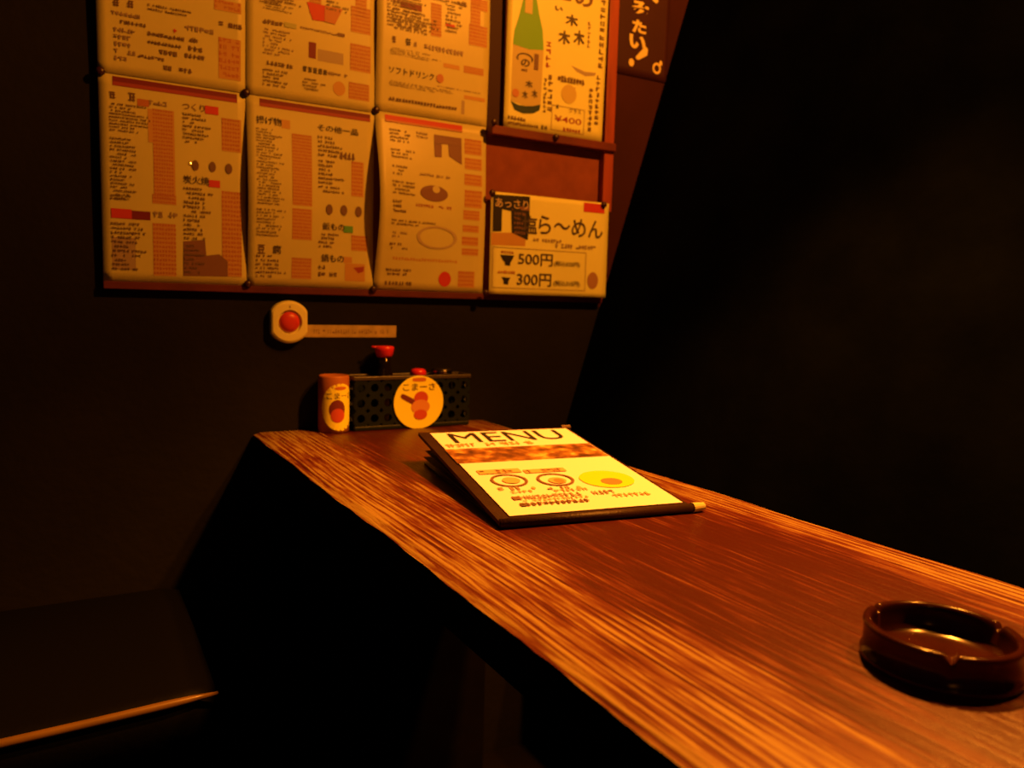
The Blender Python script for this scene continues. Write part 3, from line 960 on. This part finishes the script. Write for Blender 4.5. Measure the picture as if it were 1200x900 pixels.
ls = thing('label_strip', 'narrow cream label strip stuck on the wall right of the call button', 'label strip', (0.345, D, 0.8605))
bm = bmesh.new(); box(bm, 0, 0.1732, -0.0010, -0.0002, 0, 0.0212, 0.0002, 1)
link('tape', bm, mat('cream_tape', (0.48, 0.38, 0.16), 0.5, 0.3, var=0.15, scale=60), ls)
rnd = random.Random(5)
bm = bmesh.new()
x = 0.022
while x < 0.158:
    wd = rnd.uniform(0.0022, 0.0042)
    if rnd.random() < 0.86:
        for _ in range(2):
            zz = rnd.uniform(0.006, 0.0125)
            if rnd.random() < .5:
                q = [(x, zz), (x + wd, zz), (x + wd, zz + 0.0014), (x, zz + 0.0014)]
            else:
                q = [(x + wd * .3, 0.006), (x + wd * .6, 0.006), (x + wd * .6, 0.014), (x + wd * .3, 0.014)]
            bm.faces.new([bm.verts.new((a, -0.0012, b)) for a, b in q])
    x += wd + 0.0012
link('text_print', bm, mat('strip_ink', (0.20, 0.11, 0.06), 0.6), ls)

# ------------------------------------------------------------------ table
TX0, TX1 = 0.266, 0.708
tb = thing('table', 'narrow wooden table with red lacquer worn pale along both edges', 'table', (0.266, 0, 0))
bm = bmesh.new()
nx, ny = 40, 220
y0, y1 = -0.45, D - 0.003


def edge_wave(y, s):
    a = noise.noise(Vector((s * 7.3, y * 5.0, 0))) * 0.0045 + noise.noise(Vector((s * 3.1, y * 19.0, 2))) * 0.0022
    return a + noise.noise(Vector((s * 9.7, y * 60.0, 5))) * 0.0008


top, bot = [], []
TH = 0.042
for j in range(ny + 1):
    y = y0 + (y1 - y0) * j / ny
    xl, xr = edge_wave(y, 1.0), 0.442 + edge_wave(y, 2.0)
    row, rb = [], []
    for i in range(nx + 1):
        s = i / nx
        x = xl + (xr - xl) * s
        e = min(s, 1 - s) * 0.442
        z = TZ - (0.0035 * (1 - e / 0.010) ** 2 if e < 0.010 else 0)
        z += noise.noise(Vector((x * 12, y * 2, 0))) * 0.0006
        row.append(bm.verts.new((x, y, z)))
    top.append(row)
    for i in (0, nx):
        pass
    lip = [bm.verts.new((xl - 0.0005, y, TZ - 0.016)), bm.verts.new((xl + 0.004, y, TZ - TH)),
           bm.verts.new((xr - 0.004, y, TZ - TH)), bm.verts.new((xr + 0.0005, y, TZ - 0.016))]
    bot.append(lip)
for j in range(ny):
    for i in range(nx):
        bm.faces.new((top[j][i], top[j][i + 1], top[j + 1][i + 1], top[j + 1][i]))
    a, b = bot[j], bot[j + 1]
    bm.faces.new((top[j][0], top[j + 1][0], b[0], a[0]))
    bm.faces.new((a[0], b[0], b[1], a[1]))
    bm.faces.new((a[1], b[1], b[2], a[2]))
    bm.faces.new((a[2], b[2], b[3], a[3]))
    bm.faces.new((a[3], b[3], top[j + 1][nx], top[j][nx]))
bm.faces.new(top[0] + bot[0][::-1])
bm.faces.new((top[ny] + bot[ny][::-1])[::-1])
tt = link('tabletop', bm, wood_table(), tb, smooth=False)
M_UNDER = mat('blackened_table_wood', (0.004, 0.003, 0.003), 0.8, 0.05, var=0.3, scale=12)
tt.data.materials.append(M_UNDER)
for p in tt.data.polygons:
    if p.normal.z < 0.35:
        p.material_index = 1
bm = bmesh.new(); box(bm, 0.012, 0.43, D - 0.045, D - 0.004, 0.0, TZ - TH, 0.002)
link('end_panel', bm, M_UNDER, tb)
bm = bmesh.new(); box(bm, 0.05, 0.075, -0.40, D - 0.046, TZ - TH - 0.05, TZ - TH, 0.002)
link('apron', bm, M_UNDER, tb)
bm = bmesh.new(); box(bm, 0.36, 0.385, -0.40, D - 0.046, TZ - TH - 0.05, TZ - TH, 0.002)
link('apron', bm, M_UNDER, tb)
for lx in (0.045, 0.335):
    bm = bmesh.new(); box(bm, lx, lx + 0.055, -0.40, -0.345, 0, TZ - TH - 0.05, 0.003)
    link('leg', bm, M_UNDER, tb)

# ------------------------------------------------------------------ bench on the left
M_VINYL = mat('black_vinyl', (0.003, 0.003, 0.004), 0.5, 0.05, bump=0.12, bscale=120)
M_HIGHLIGHT = mat('tan_edge_highlight', (0.16, 0.09, 0.022), 0.35, 0.5, var=0.25, scale=18)
SZ = 0.464
bn = thing('bench', 'low black vinyl bench left of the table with its front-edge highlight painted as a tan strip', 'bench', (-0.5, 0.93, 0))


def seat_front(x):
    t = (x + 0.5) / 0.64
    return 0.012 * (2 * t - 1) ** 2 - 0.012


bm = bmesh.new()
n = 24
prof = [(0.014, -0.075), (0.003, -0.066), (0.0, -0.03), (0.002, -0.014), (0.010, -0.004), (0.024, 0.0), (0.2, 0.004), (0.375, 0.0), (0.392, -0.006), (0.395, -0.075)]
rows = []
for i in range(n + 1):
    x = 0.643 * i / n
    r = []
    for (yy, zz) in prof:
        inset = 0.0
        if i in (0, n):
            inset = 0.006
        r.append(bm.verts.new((x + (0.0), yy + seat_front(x - 0.5) * (1 - yy / 0.395) + (inset if yy < 0.1 else 0), SZ + zz - (inset if zz > -0.05 else 0))))
    rows.append(r)
m_ = len(prof)
for i in range(n):
    for k in range(m_):
        k2 = (k + 1) % m_
        bm.faces.new((rows[i][k], rows[i + 1][k], rows[i + 1][k2], rows[i][k2]))
bm.faces.new(rows[0]); bm.faces.new(rows[n][::-1])
link('seat_cushion', bm, M_VINYL, bn, smooth=True)
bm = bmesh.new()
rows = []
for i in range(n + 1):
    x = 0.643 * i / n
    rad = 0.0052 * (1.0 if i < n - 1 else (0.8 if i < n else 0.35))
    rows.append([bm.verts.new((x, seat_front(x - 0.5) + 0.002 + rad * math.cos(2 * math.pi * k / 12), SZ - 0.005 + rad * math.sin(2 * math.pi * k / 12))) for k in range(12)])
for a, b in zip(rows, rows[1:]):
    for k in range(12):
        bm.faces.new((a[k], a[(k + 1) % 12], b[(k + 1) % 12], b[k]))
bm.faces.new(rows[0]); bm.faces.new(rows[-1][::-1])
link('edge_highlight', bm, M_HIGHLIGHT, bn, smooth=True)  # tan strip standing for the lamp highlight on the rounded vinyl edge
bm = bmesh.new(); box(bm, 0.02, 0.615, 0.03, 0.39, 0.0, SZ - 0.074, 0.004)
link('base', bm, M_BLACK, bn)

# ------------------------------------------------------------------ toothpick can
M_YEL = mat('yellow_sticker', (0.85, 0.82, 0.05), 0.45, 0.35)
can = thing('toothpick_can', 'short tan can with a round yellow sticker standing at the wall end of the table', 'can', (0.394, 1.304, TZ + 0.0006))
bm = bmesh.new()
lathe(bm, [(0, 0), (0.0245, 0), (0.0262, 0.0012), (0.0262, 0.094), (0.0250, 0.0965), (0.0225, 0.0972), (0.0215, 0.0945), (0, 0.0945)], 48)
link('body', bm, mat('tan_can', (0.33, 0.115, 0.035), 0.5, 0.3, var=0.12, scale=40), can, smooth=True)


def wrap(a, z, r):
    """point on the can: a = arc length from the side facing the room (mm right), z height in m"""
    th = -math.pi / 2 + a / 0.0262
    return Vector((r * math.cos(th), r * math.sin(th), z))


AIM = 0.0045


def can_patch(bm, ca, cz, ra, rz, r, n=26, rot=0.0):
    c0 = bm.verts.new(wrap(ca, cz, r))
    rings = []
    for q in [i_ / 9 for i_ in range(1, 10)]:
        ring = []
        for k in range(n):
            t = 2 * math.pi * k / n
            du, dv = q * ra * math.cos(t), q * rz * math.sin(t)
            ring.append(bm.verts.new(wrap(ca + du * math.cos(rot) - dv * math.sin(rot), cz + du * math.sin(rot) + dv * math.cos(rot), r)))
        rings.append(ring)
    for k in range(n):
        bm.faces.new((c0, rings[0][k], rings[0][(k + 1) % n]))
    for a, b in zip(rings, rings[1:]):
        for k in range(n):
            bm.faces.new((a[k], b[k], b[(k + 1) % n], a[(k + 1) % n]))


bm = bmesh.new(); can_patch(bm, AIM, 0.044, 0.034, 0.0405, 0.02645)
st = link('sticker', bm, M_YEL, can)


def wrap_text(s, a0, z0, a1, z1, m, nm, parent, r=0.0266):
    vs, fs = glyphs(s, 0.015)
    bm = bmesh.new()
    bv = [bm.verts.new(wrap(a0 + (a1 - a0) * x, z0 + (z1 - z0) * y, r)) for x, y in vs]
    for f in fs:
        try:
            bm.faces.new([bv[i] for i in f])
        except ValueError:
            pass
    return link(nm, bm, m, parent)


M_STINK = mat('sticker_ink', (0.10, 0.06, 0.03), 0.5)
M_STRED = mat('sticker_red', (0.50, 0.075, 0.04), 0.5)
M_STMAR = mat('sticker_maroon', (0.16, 0.03, 0.03), 0.5)
M_STSAL = mat('sticker_salmon', (0.60, 0.26, 0.08), 0.5)
wrap_text('こまーさ', AIM - 0.024, 0.058, AIM + 0.024, 0.069, M_STINK, 'text_print', st)
bm = bmesh.new(); can_patch(bm, AIM, 0.0765, 0.011, 0.0032, 0.0266); link('red_print', bm, mat('print_orange_st', (0.5, 0.17, 0.05), 0.5), st)
bm = bmesh.new(); can_patch(bm, AIM - 0.006, 0.040, 0.014, 0.017, 0.0266); link('emblem_print', bm, M_STMAR, st)
bm = bmesh.new(); can_patch(bm, AIM - 0.005, 0.030, 0.012, 0.012, 0.0268); link('emblem_print', bm, M_STRED, st)

# ------------------------------------------------------------------ condiment basket
BX0, BX1, BY0, BY1, BZ1 = 0.424, 0.645, 1.284, 1.331, 0.0945
bk = thing('condiment_basket', 'dark perforated condiment basket with a round yellow sticker against the wall', 'basket', (BX0, BY0, TZ + 0.0008))
M_BASK = mat('dark_green_plastic', (0.006, 0.011, 0.011), 0.4, 0.3, var=0.2, scale=20)
BW = BX1 - BX0
BD = BY1 - BY0


def perforated(bm, origin, ux, uz, w, h, cols, rows_, hole, th, nrm):
    """plate of w x h with round holes through it"""
    org, ux, uz, nrm = Vector(origin), Vector(ux), Vector(uz), Vector(nrm)
    mx, mz = w / cols, h / rows_
    n = 16
    sq = []
    for k in range(n):
        a = 2 * math.pi * (k + 0.5) / n
        c_, s_ = math.cos(a), math.sin(a)
        f = 1 / max(abs(c_), abs(s_))
        sq.append((c_ * f, s_ * f))
    for i in range(cols):
        for j in range(rows_):
            cx, cz = (i + .5) * mx, (j + .5) * mz
            layers = []
            for d in (0, th):
                O = [bm.verts.new(org + ux * (cx + x * mx / 2) + uz * (cz + z * mz / 2) + nrm * d) for x, z in sq]
                I = [bm.verts.new(org + ux * (cx + hole * math.cos(2 * math.pi * (k + .5) / n)) + uz * (cz + hole * math.sin(2 * math.pi * (k + .5) / n)) + nrm * d) for k in range(n)]
                layers.append((O, I))
                for k in range(n):
                    k2 = (k + 1) % n
                    bm.faces.new((O[k], O[k2], I[k2], I[k]))
            for k in range(n):
                k2 = (k + 1) % n
                bm.faces.new((layers[0][1][k], layers[0][1][k2], layers[1][1][k2], layers[1][1][k]))
    bmesh.ops.remove_doubles(bm, verts=bm.verts, dist=0.00005)


bm = bmesh.new(); perforated(bm, (0.0, 0.0, 0.008), (1, 0, 0), (0, 0, 1), BW, 0.080, 9, 3, 0.0072, 0.002, (0, 1, 0))
link('front_panel', bm, M_BASK, bk)
bm = bmesh.new(); perforated(bm, (0.0, BD - 0.002, 0.008), (1, 0, 0), (0, 0, 1), BW, 0.080, 9, 3, 0.0072, 0.002, (0, 1, 0))
link('back_panel', bm, M_BASK, bk)
for xs in (0.0, BW - 0.002):
    bm = bmesh.new(); perforated(bm, (xs, 0.002, 0.008), (0, 1, 0), (0, 0, 1), BD - 0.004, 0.080, 2, 3, 0.0068, 0.002, (1, 0, 0))
    link('side_panel', bm, M_BASK, bk)
bm = bmesh.new()
box(bm, -0.0015, BW + 0.0015, -0.0015, 0.0035, 0.088, BZ1, 0.001)
box(bm, -0.0015, BW + 0.0015, BD - 0.0035, BD + 0.001, 0.088, BZ1, 0.001)
box(bm, -0.0015, 0.0035, 0.0035, BD - 0.0035, 0.088, BZ1, 0.001)
box(bm, BW - 0.0035, BW + 0.0015, 0.0035, BD - 0.0035, 0.088, BZ1, 0.001)
link('rim', bm, mat('basket_rim', (0.05, 0.04, 0.03), 0.3, 0.5), bk)
bm = bmesh.new(); box(bm, 0.0, BW, 0.0, BD, 0.0, 0.008, 0.002)
link('base', bm, M_BASK, bk)
SX, SZc, SR = 0.1185, 0.0462, 0.0478
bm = bmesh.new()
lathe(bm, [(0, 0.0012), (SR - 0.0005, 0.0012), (SR, 0.0008), (SR, 0), (0, 0)], 64)
bmesh.ops.rotate(bm, verts=bm.verts, matrix=Matrix.Rotation(math.radians(90), 3, 'X'))
bmesh.ops.translate(bm, verts=bm.verts, vec=(SX, -0.0018, SZc))
st = link('sticker', bm, M_YEL, bk)
YF = -0.0033


def flat_text(s, x0, z0, x1, z1, m, nm):
    vs, fs = glyphs(s, 0.015)
    bm = bmesh.new()
    bv = [bm.verts.new((SX + x0 + (x1 - x0) * x, YF, SZc + z0 + (z1 - z0) * y)) for x, y in vs]
    for f in fs:
        try:
            bm.faces.new([bv[i] for i in f])
        except ValueError:
            pass
    return link(nm, bm, m, st)


def flat_blob(cx, cz, rx, rz, m, rot=0.0, lift=0.0, power=2.0):
    bm = bmesh.new()
    pts = []
    for k in range(28):
        t = 2 * math.pi * k / 28
        c_, s_ = math.cos(t), math.sin(t)
        x = rx * math.copysign(abs(c_) ** (2 / power), c_)
        z = rz * math.copysign(abs(s_) ** (2 / power), s_)
        pts.append((SX + cx + x * math.cos(rot) - z * math.sin(rot), YF - lift, SZc + cz + x * math.sin(rot) + z * math.cos(rot)))
    bm.faces.new([bm.verts.new(p) for p in pts])
    return link('emblem_print', bm, m, st)


flat_text('こまーさ', -0.031, 0.0215, 0.031, 0.0345, M_STINK, 'text_print')
flat_blob(0.0, 0.041, 0.013, 0.0034, mat('print_orange_st', (0.5, 0.17, 0.05), 0.5), 0, 0, 4)
flat_blob(-0.016, 0.004, 0.021, 0.0048, M_STMAR, math.radians(-28), 0.0001, 4)
flat_blob(0.004, 0.008, 0.0135, 0.012, M_STRED, 0, 0.0002)
flat_blob(0.003, -0.008, 0.018, 0.013, M_STSAL, 0, 0.0003)
flat_blob(0.003, -0.022, 0.013, 0.009, M_STRED, 0, 0.0004)

# ------------------------------------------------------------------ bottles and jars in the basket
M_REDCAP = mat('red_cap_plastic', (0.55, 0.02, 0.035), 0.3, 0.45)
M_SOY = mat('dark_soy_glass', (0.006, 0.004, 0.004), 0.15, 0.3)
M_CHROME = mat('dark_chrome', (0.35, 0.3, 0.25), 0.18, 0.5, metal=1.0)
M_BLKCAP = mat('black_cap', (0.012, 0.010, 0.010), 0.25, 0.5)
zb = TZ + 0.0094
sb = thing('soy_bottle', 'tall dark soy sauce bottle with a red spouted cap, rising above the basket', 'bottle', (0.486, 1.3075, zb))
bm = bmesh.new()
lathe(bm, [(0, 0), (0.0185, 0), (0.020, 0.002), (0.020, 0.062), (0.0185, 0.078), (0.013, 0.094), (0.0112, 0.104), (0.0112, 0.120), (0, 0.120)], 32)
link('body', bm, M_SOY, sb, smooth=True)
bm = bmesh.new()
lathe(bm, [(0, 0.1375), (0.015, 0.1372), (0.0172, 0.1355), (0.0170, 0.130), (0.0148, 0.1215), (0.0125, 0.1178), (0, 0.1178)], 32)
cp = link('cap', bm, M_REDCAP, sb, smooth=True)
bm = bmesh.new(); tube(bm, (-0.010, 0, 0.1335), (-0.0235, 0, 0.1362), 0.0036, 12, 0.0018)
link('spout', bm, M_REDCAP, cp, smooth=True)
sb2 = thing('sauce_bottle', 'short dark bottle with a domed red cap just above the basket rim', 'bottle', (0.5515, 1.3075, zb))
bm = bmesh.new()
lathe(bm, [(0, 0), (0.0175, 0), (0.019, 0.002), (0.019, 0.060), (0.0165, 0.072), (0.0125, 0.079), (0, 0.079)], 32)
link('body', bm, M_SOY, sb2, smooth=True)
bm = bmesh.new()
lathe(bm, [(0, 0.0965), (0.008, 0.0960), (0.0122, 0.0942), (0.0142, 0.091), (0.0145, 0.0785), (0, 0.0785)], 32)
link('cap', bm, M_REDCAP, sb2, smooth=True)
jr = thing('spice_jar', 'small jar with a flat dark shiny lid, right of the red caps', 'jar', (0.598, 1.3075, zb))
bm = bmesh.new()
lathe(bm, [(0, 0), (0.0165, 0), (0.018, 0.002), (0.018, 0.070), (0.016, 0.078), (0, 0.078)], 32)
link('body', bm, M_SOY, jr, smooth=True)
bm = bmesh.new()
lathe(bm, [(0, 0.0965), (0.0155, 0.0960), (0.0185, 0.0940), (0.0188, 0.0775), (0, 0.0775)], 32)
link('lid', bm, M_BLKCAP, jr, smooth=True)
bm = bmesh.new()
lathe(bm, [(0.0189, 0.0925), (0.0193, 0.0918), (0.0193, 0.089), (0.0189, 0.088)], 32)
link('lid_band', bm, M_CHROME, jr, smooth=True)

# ------------------------------------------------------------------ menu book
FL, FR, BR, BL = (Vector(p) for p in ((.390, .680, .7105), (.597, .649, .7105), (.645, .959, .7441), (.437, .991, .7441)))
U = (FR - FL); MWID = U.length; U.normalize()
Vv = BL - FL; Vv -= U * U.dot(Vv); MHGT = Vv.length; Vv.normalize()
Nn = U.cross(Vv).normalized()
Y0 = Vector((U.x, U.y, 0)).normalized()
mb = thing('menu_book', 'open-edged brown menu book with a white front page, lying tilted on the table', 'menu', (FL.x, FL.y, TZ))
ORG = Vector((FL.x, FL.y, TZ))


def slab(bm, ang, x0, x1, y0_, y1_, th, z_front, warp=0.0, ny_=10):
    """board hinged at the front edge: rises toward the rear by ang; local axes U and the table direction across it"""
    fwd = Vector((-Y0.y, Y0.x, 0))
    up = Vector((0, 0, 1))
    f2 = fwd * math.cos(ang) + up * math.sin(ang)
    n2 = up * math.cos(ang) - fwd * math.sin(ang)
    rows = []
    for j in range(ny_ + 1):
        yy = y0_ + (y1_ - y0_) * j / ny_
        c = Vector((0, 0, z_front)) + f2 * yy + n2 * (warp * math.sin(math.pi * j / ny_))
        rows.append([bm.verts.new(c + Y0 * x0), bm.verts.new(c + Y0 * x1), bm.verts.new(c + Y0 * x1 + n2 * th), bm.verts.new(c + Y0 * x0 + n2 * th)])
    for a, b in zip(rows, rows[1:]):
        for k in range(4):
            bm.faces.new((a[k], b[k], b[(k + 1) % 4], a[(k + 1) % 4]))
    bm.faces.new(rows[0]); bm.faces.new(rows[-1][::-1])


M_COVER = mat('brown_leatherette', (0.020, 0.007, 0.005), 0.5, 0.25, var=0.2, scale=60, bump=0.2, bscale=400)
M_LEAF = mat('menu_leaves', (0.06, 0.03, 0.02), 0.6, 0.25)
ANG = math.asin(Vv.z)
bm = bmesh.new(); slab(bm, ANG, -0.014, MWID + 0.006, -0.010, MHGT + 0.010, 0.0045, 0.0046)
link('front_cover', bm, M_COVER, mb)
bm = bmesh.new(); slab(bm, 0.0, -0.008, MWID + 0.006, -0.006, MHGT - 0.004, 0.0025, 0.0004)
link('back_cover', bm, M_COVER, mb)
for k, fr in enumerate((0.25, 0.5, 0.75)):
    bm = bmesh.new(); slab(bm, ANG * fr, -0.009 + 0.002 * k, MWID + 0.002, 0.012, MHGT - 0.006, 0.0008, 0.0028 + 0.0005 * k)
    link('leaf', bm, M_LEAF, mb)
bm = bmesh.new()
tube(bm, Vector((0, 0, 0.0055)) + Y0 * -0.013 - Vector((-Y0.y, Y0.x, 0)) * 0.008, Vector((0, 0, 0.0055)) + Y0 * (MWID + 0.008) - Vector((-Y0.y, Y0.x, 0)) * 0.008, 0.0050, 14)
sp = link('spine_rod', bm, M_COVER, mb, smooth=True)
bm = bmesh.new()
tube(bm, Vector((0, 0, 0.0058)) + Y0 * (MWID + 0.0075) - Vector((-Y0.y, Y0.x, 0)) * 0.008, Vector((0, 0, 0.0058)) + Y0 * (MWID + 0.024) - Vector((-Y0.y, Y0.x, 0)) * 0.006, 0.0058, 14, 0.0046)
e_ = link('rod_end', bm, mat('cream_plastic', (0.50, 0.46, 0.20), 0.45, 0.35), sp)
e_['label'] = 'cream end of the dark spine rod'
bm = bmesh.new()
P = BR - ORG
for q in (0,):
    tube(bm, P + U * -0.006 + Vv * 0.006, P + U * 0.008 + Vv * 0.006, 0.0036, 10)
link('rear_tab', bm, mat('tan_tab', (0.10, 0.06, 0.03), 0.5, 0.3), mb)
M_PAGE = mat('white_page', (0.84, 0.72, 0.86), 0.5, 0.25)


def psurf(u, v, lift):
    return (BL - ORG) + U * (u / 1000) - Vv * (v / 1000) + Nn * (lift / 1000)


bm = bmesh.new()
c4 = [(0, 0), (MWID * 1000, 0), (MWID * 1000, MHGT * 1000), (0, MHGT * 1000)]
a = [bm.verts.new(psurf(u, v, 0.0)) for u, v in c4]
b = [bm.verts.new(psurf(u, v, -0.7)) for u, v in c4]
bm.faces.new(a); bm.faces.new(b[::-1])
for k in range(4):
    bm.faces.new((a[k], a[(k + 1) % 4], b[(k + 1) % 4], b[k]))
pg = link('front_page', bm, M_PAGE, mb)
print_on(pg, PRINTS['menu'], psurf, MWID, 21)

# ------------------------------------------------------------------ ashtray
ash = tag(bpy.data.objects.new('ashtray', None), 'round dark brown ashtray with three rim notches on the near right of the table', 'ashtray')
ash.empty_display_size = 0.03
COL.objects.link(ash)
ash.location = (0.490, 0.283, TZ + 0.0008)
AR = 0.0480
M_ASH = mat('dark_bakelite', (0.026, 0.006, 0.004), 0.18, 0.28, var=0.2, scale=60)
bm = bmesh.new()
seg = 144
prof = [(0.0, 0.001), (AR - 0.008, 0.001), (AR - 0.004, 0.0), (AR - 0.001, 0.001), (AR, 0.0025), (AR, 0.005), (AR - 0.0016, 0.0058), (AR - 0.0016, 0.0215), (AR - 0.0006, 0.0238), (AR - 0.0014, 0.0256), (AR - 0.003, 0.0262),
        (AR - 0.0050, 0.0260), (AR - 0.0062, 0.0245), (AR - 0.0068, 0.021), (AR - 0.0078, 0.012), (AR - 0.011, 0.0082), (AR - 0.019, 0.0066), (AR - 0.030, 0.0054), (0, 0.0048)]
rings = []
NOT = [math.radians(a) for a in (98, -20, 218)]
NOTCHES = NOT
for r, z in prof:
    if r == 0:
        rings.append([bm.verts.new((0, 0, z))])
        continue
    ring = []
    for k in range(seg):
        t = 2 * math.pi * k / seg
        zz = z
        if z > 0.0195:
            for a in NOTCHES:
                d = abs((t - a + math.pi) % (2 * math.pi) - math.pi) * AR
                if d < 0.0036:
                    zz = min(zz, 0.0205 + 0.0057 * (d / 0.0036) ** 2)
        ring.append(bm.verts.new((r * math.cos(t), r * math.sin(t), zz)))
    rings.append(ring)
for a, b in zip(rings, rings[1:]):
    for k in range(seg):
        k2 = (k + 1) % seg
        if len(a) == 1:
            bm.faces.new((a[0], b[k2], b[k]))
        elif len(b) == 1:
            bm.faces.new((a[k], a[k2], b[0]))
        else:
            bm.faces.new((a[k], a[k2], b[k2], b[k]))
link('bowl', bm, M_ASH, ash, smooth=True)
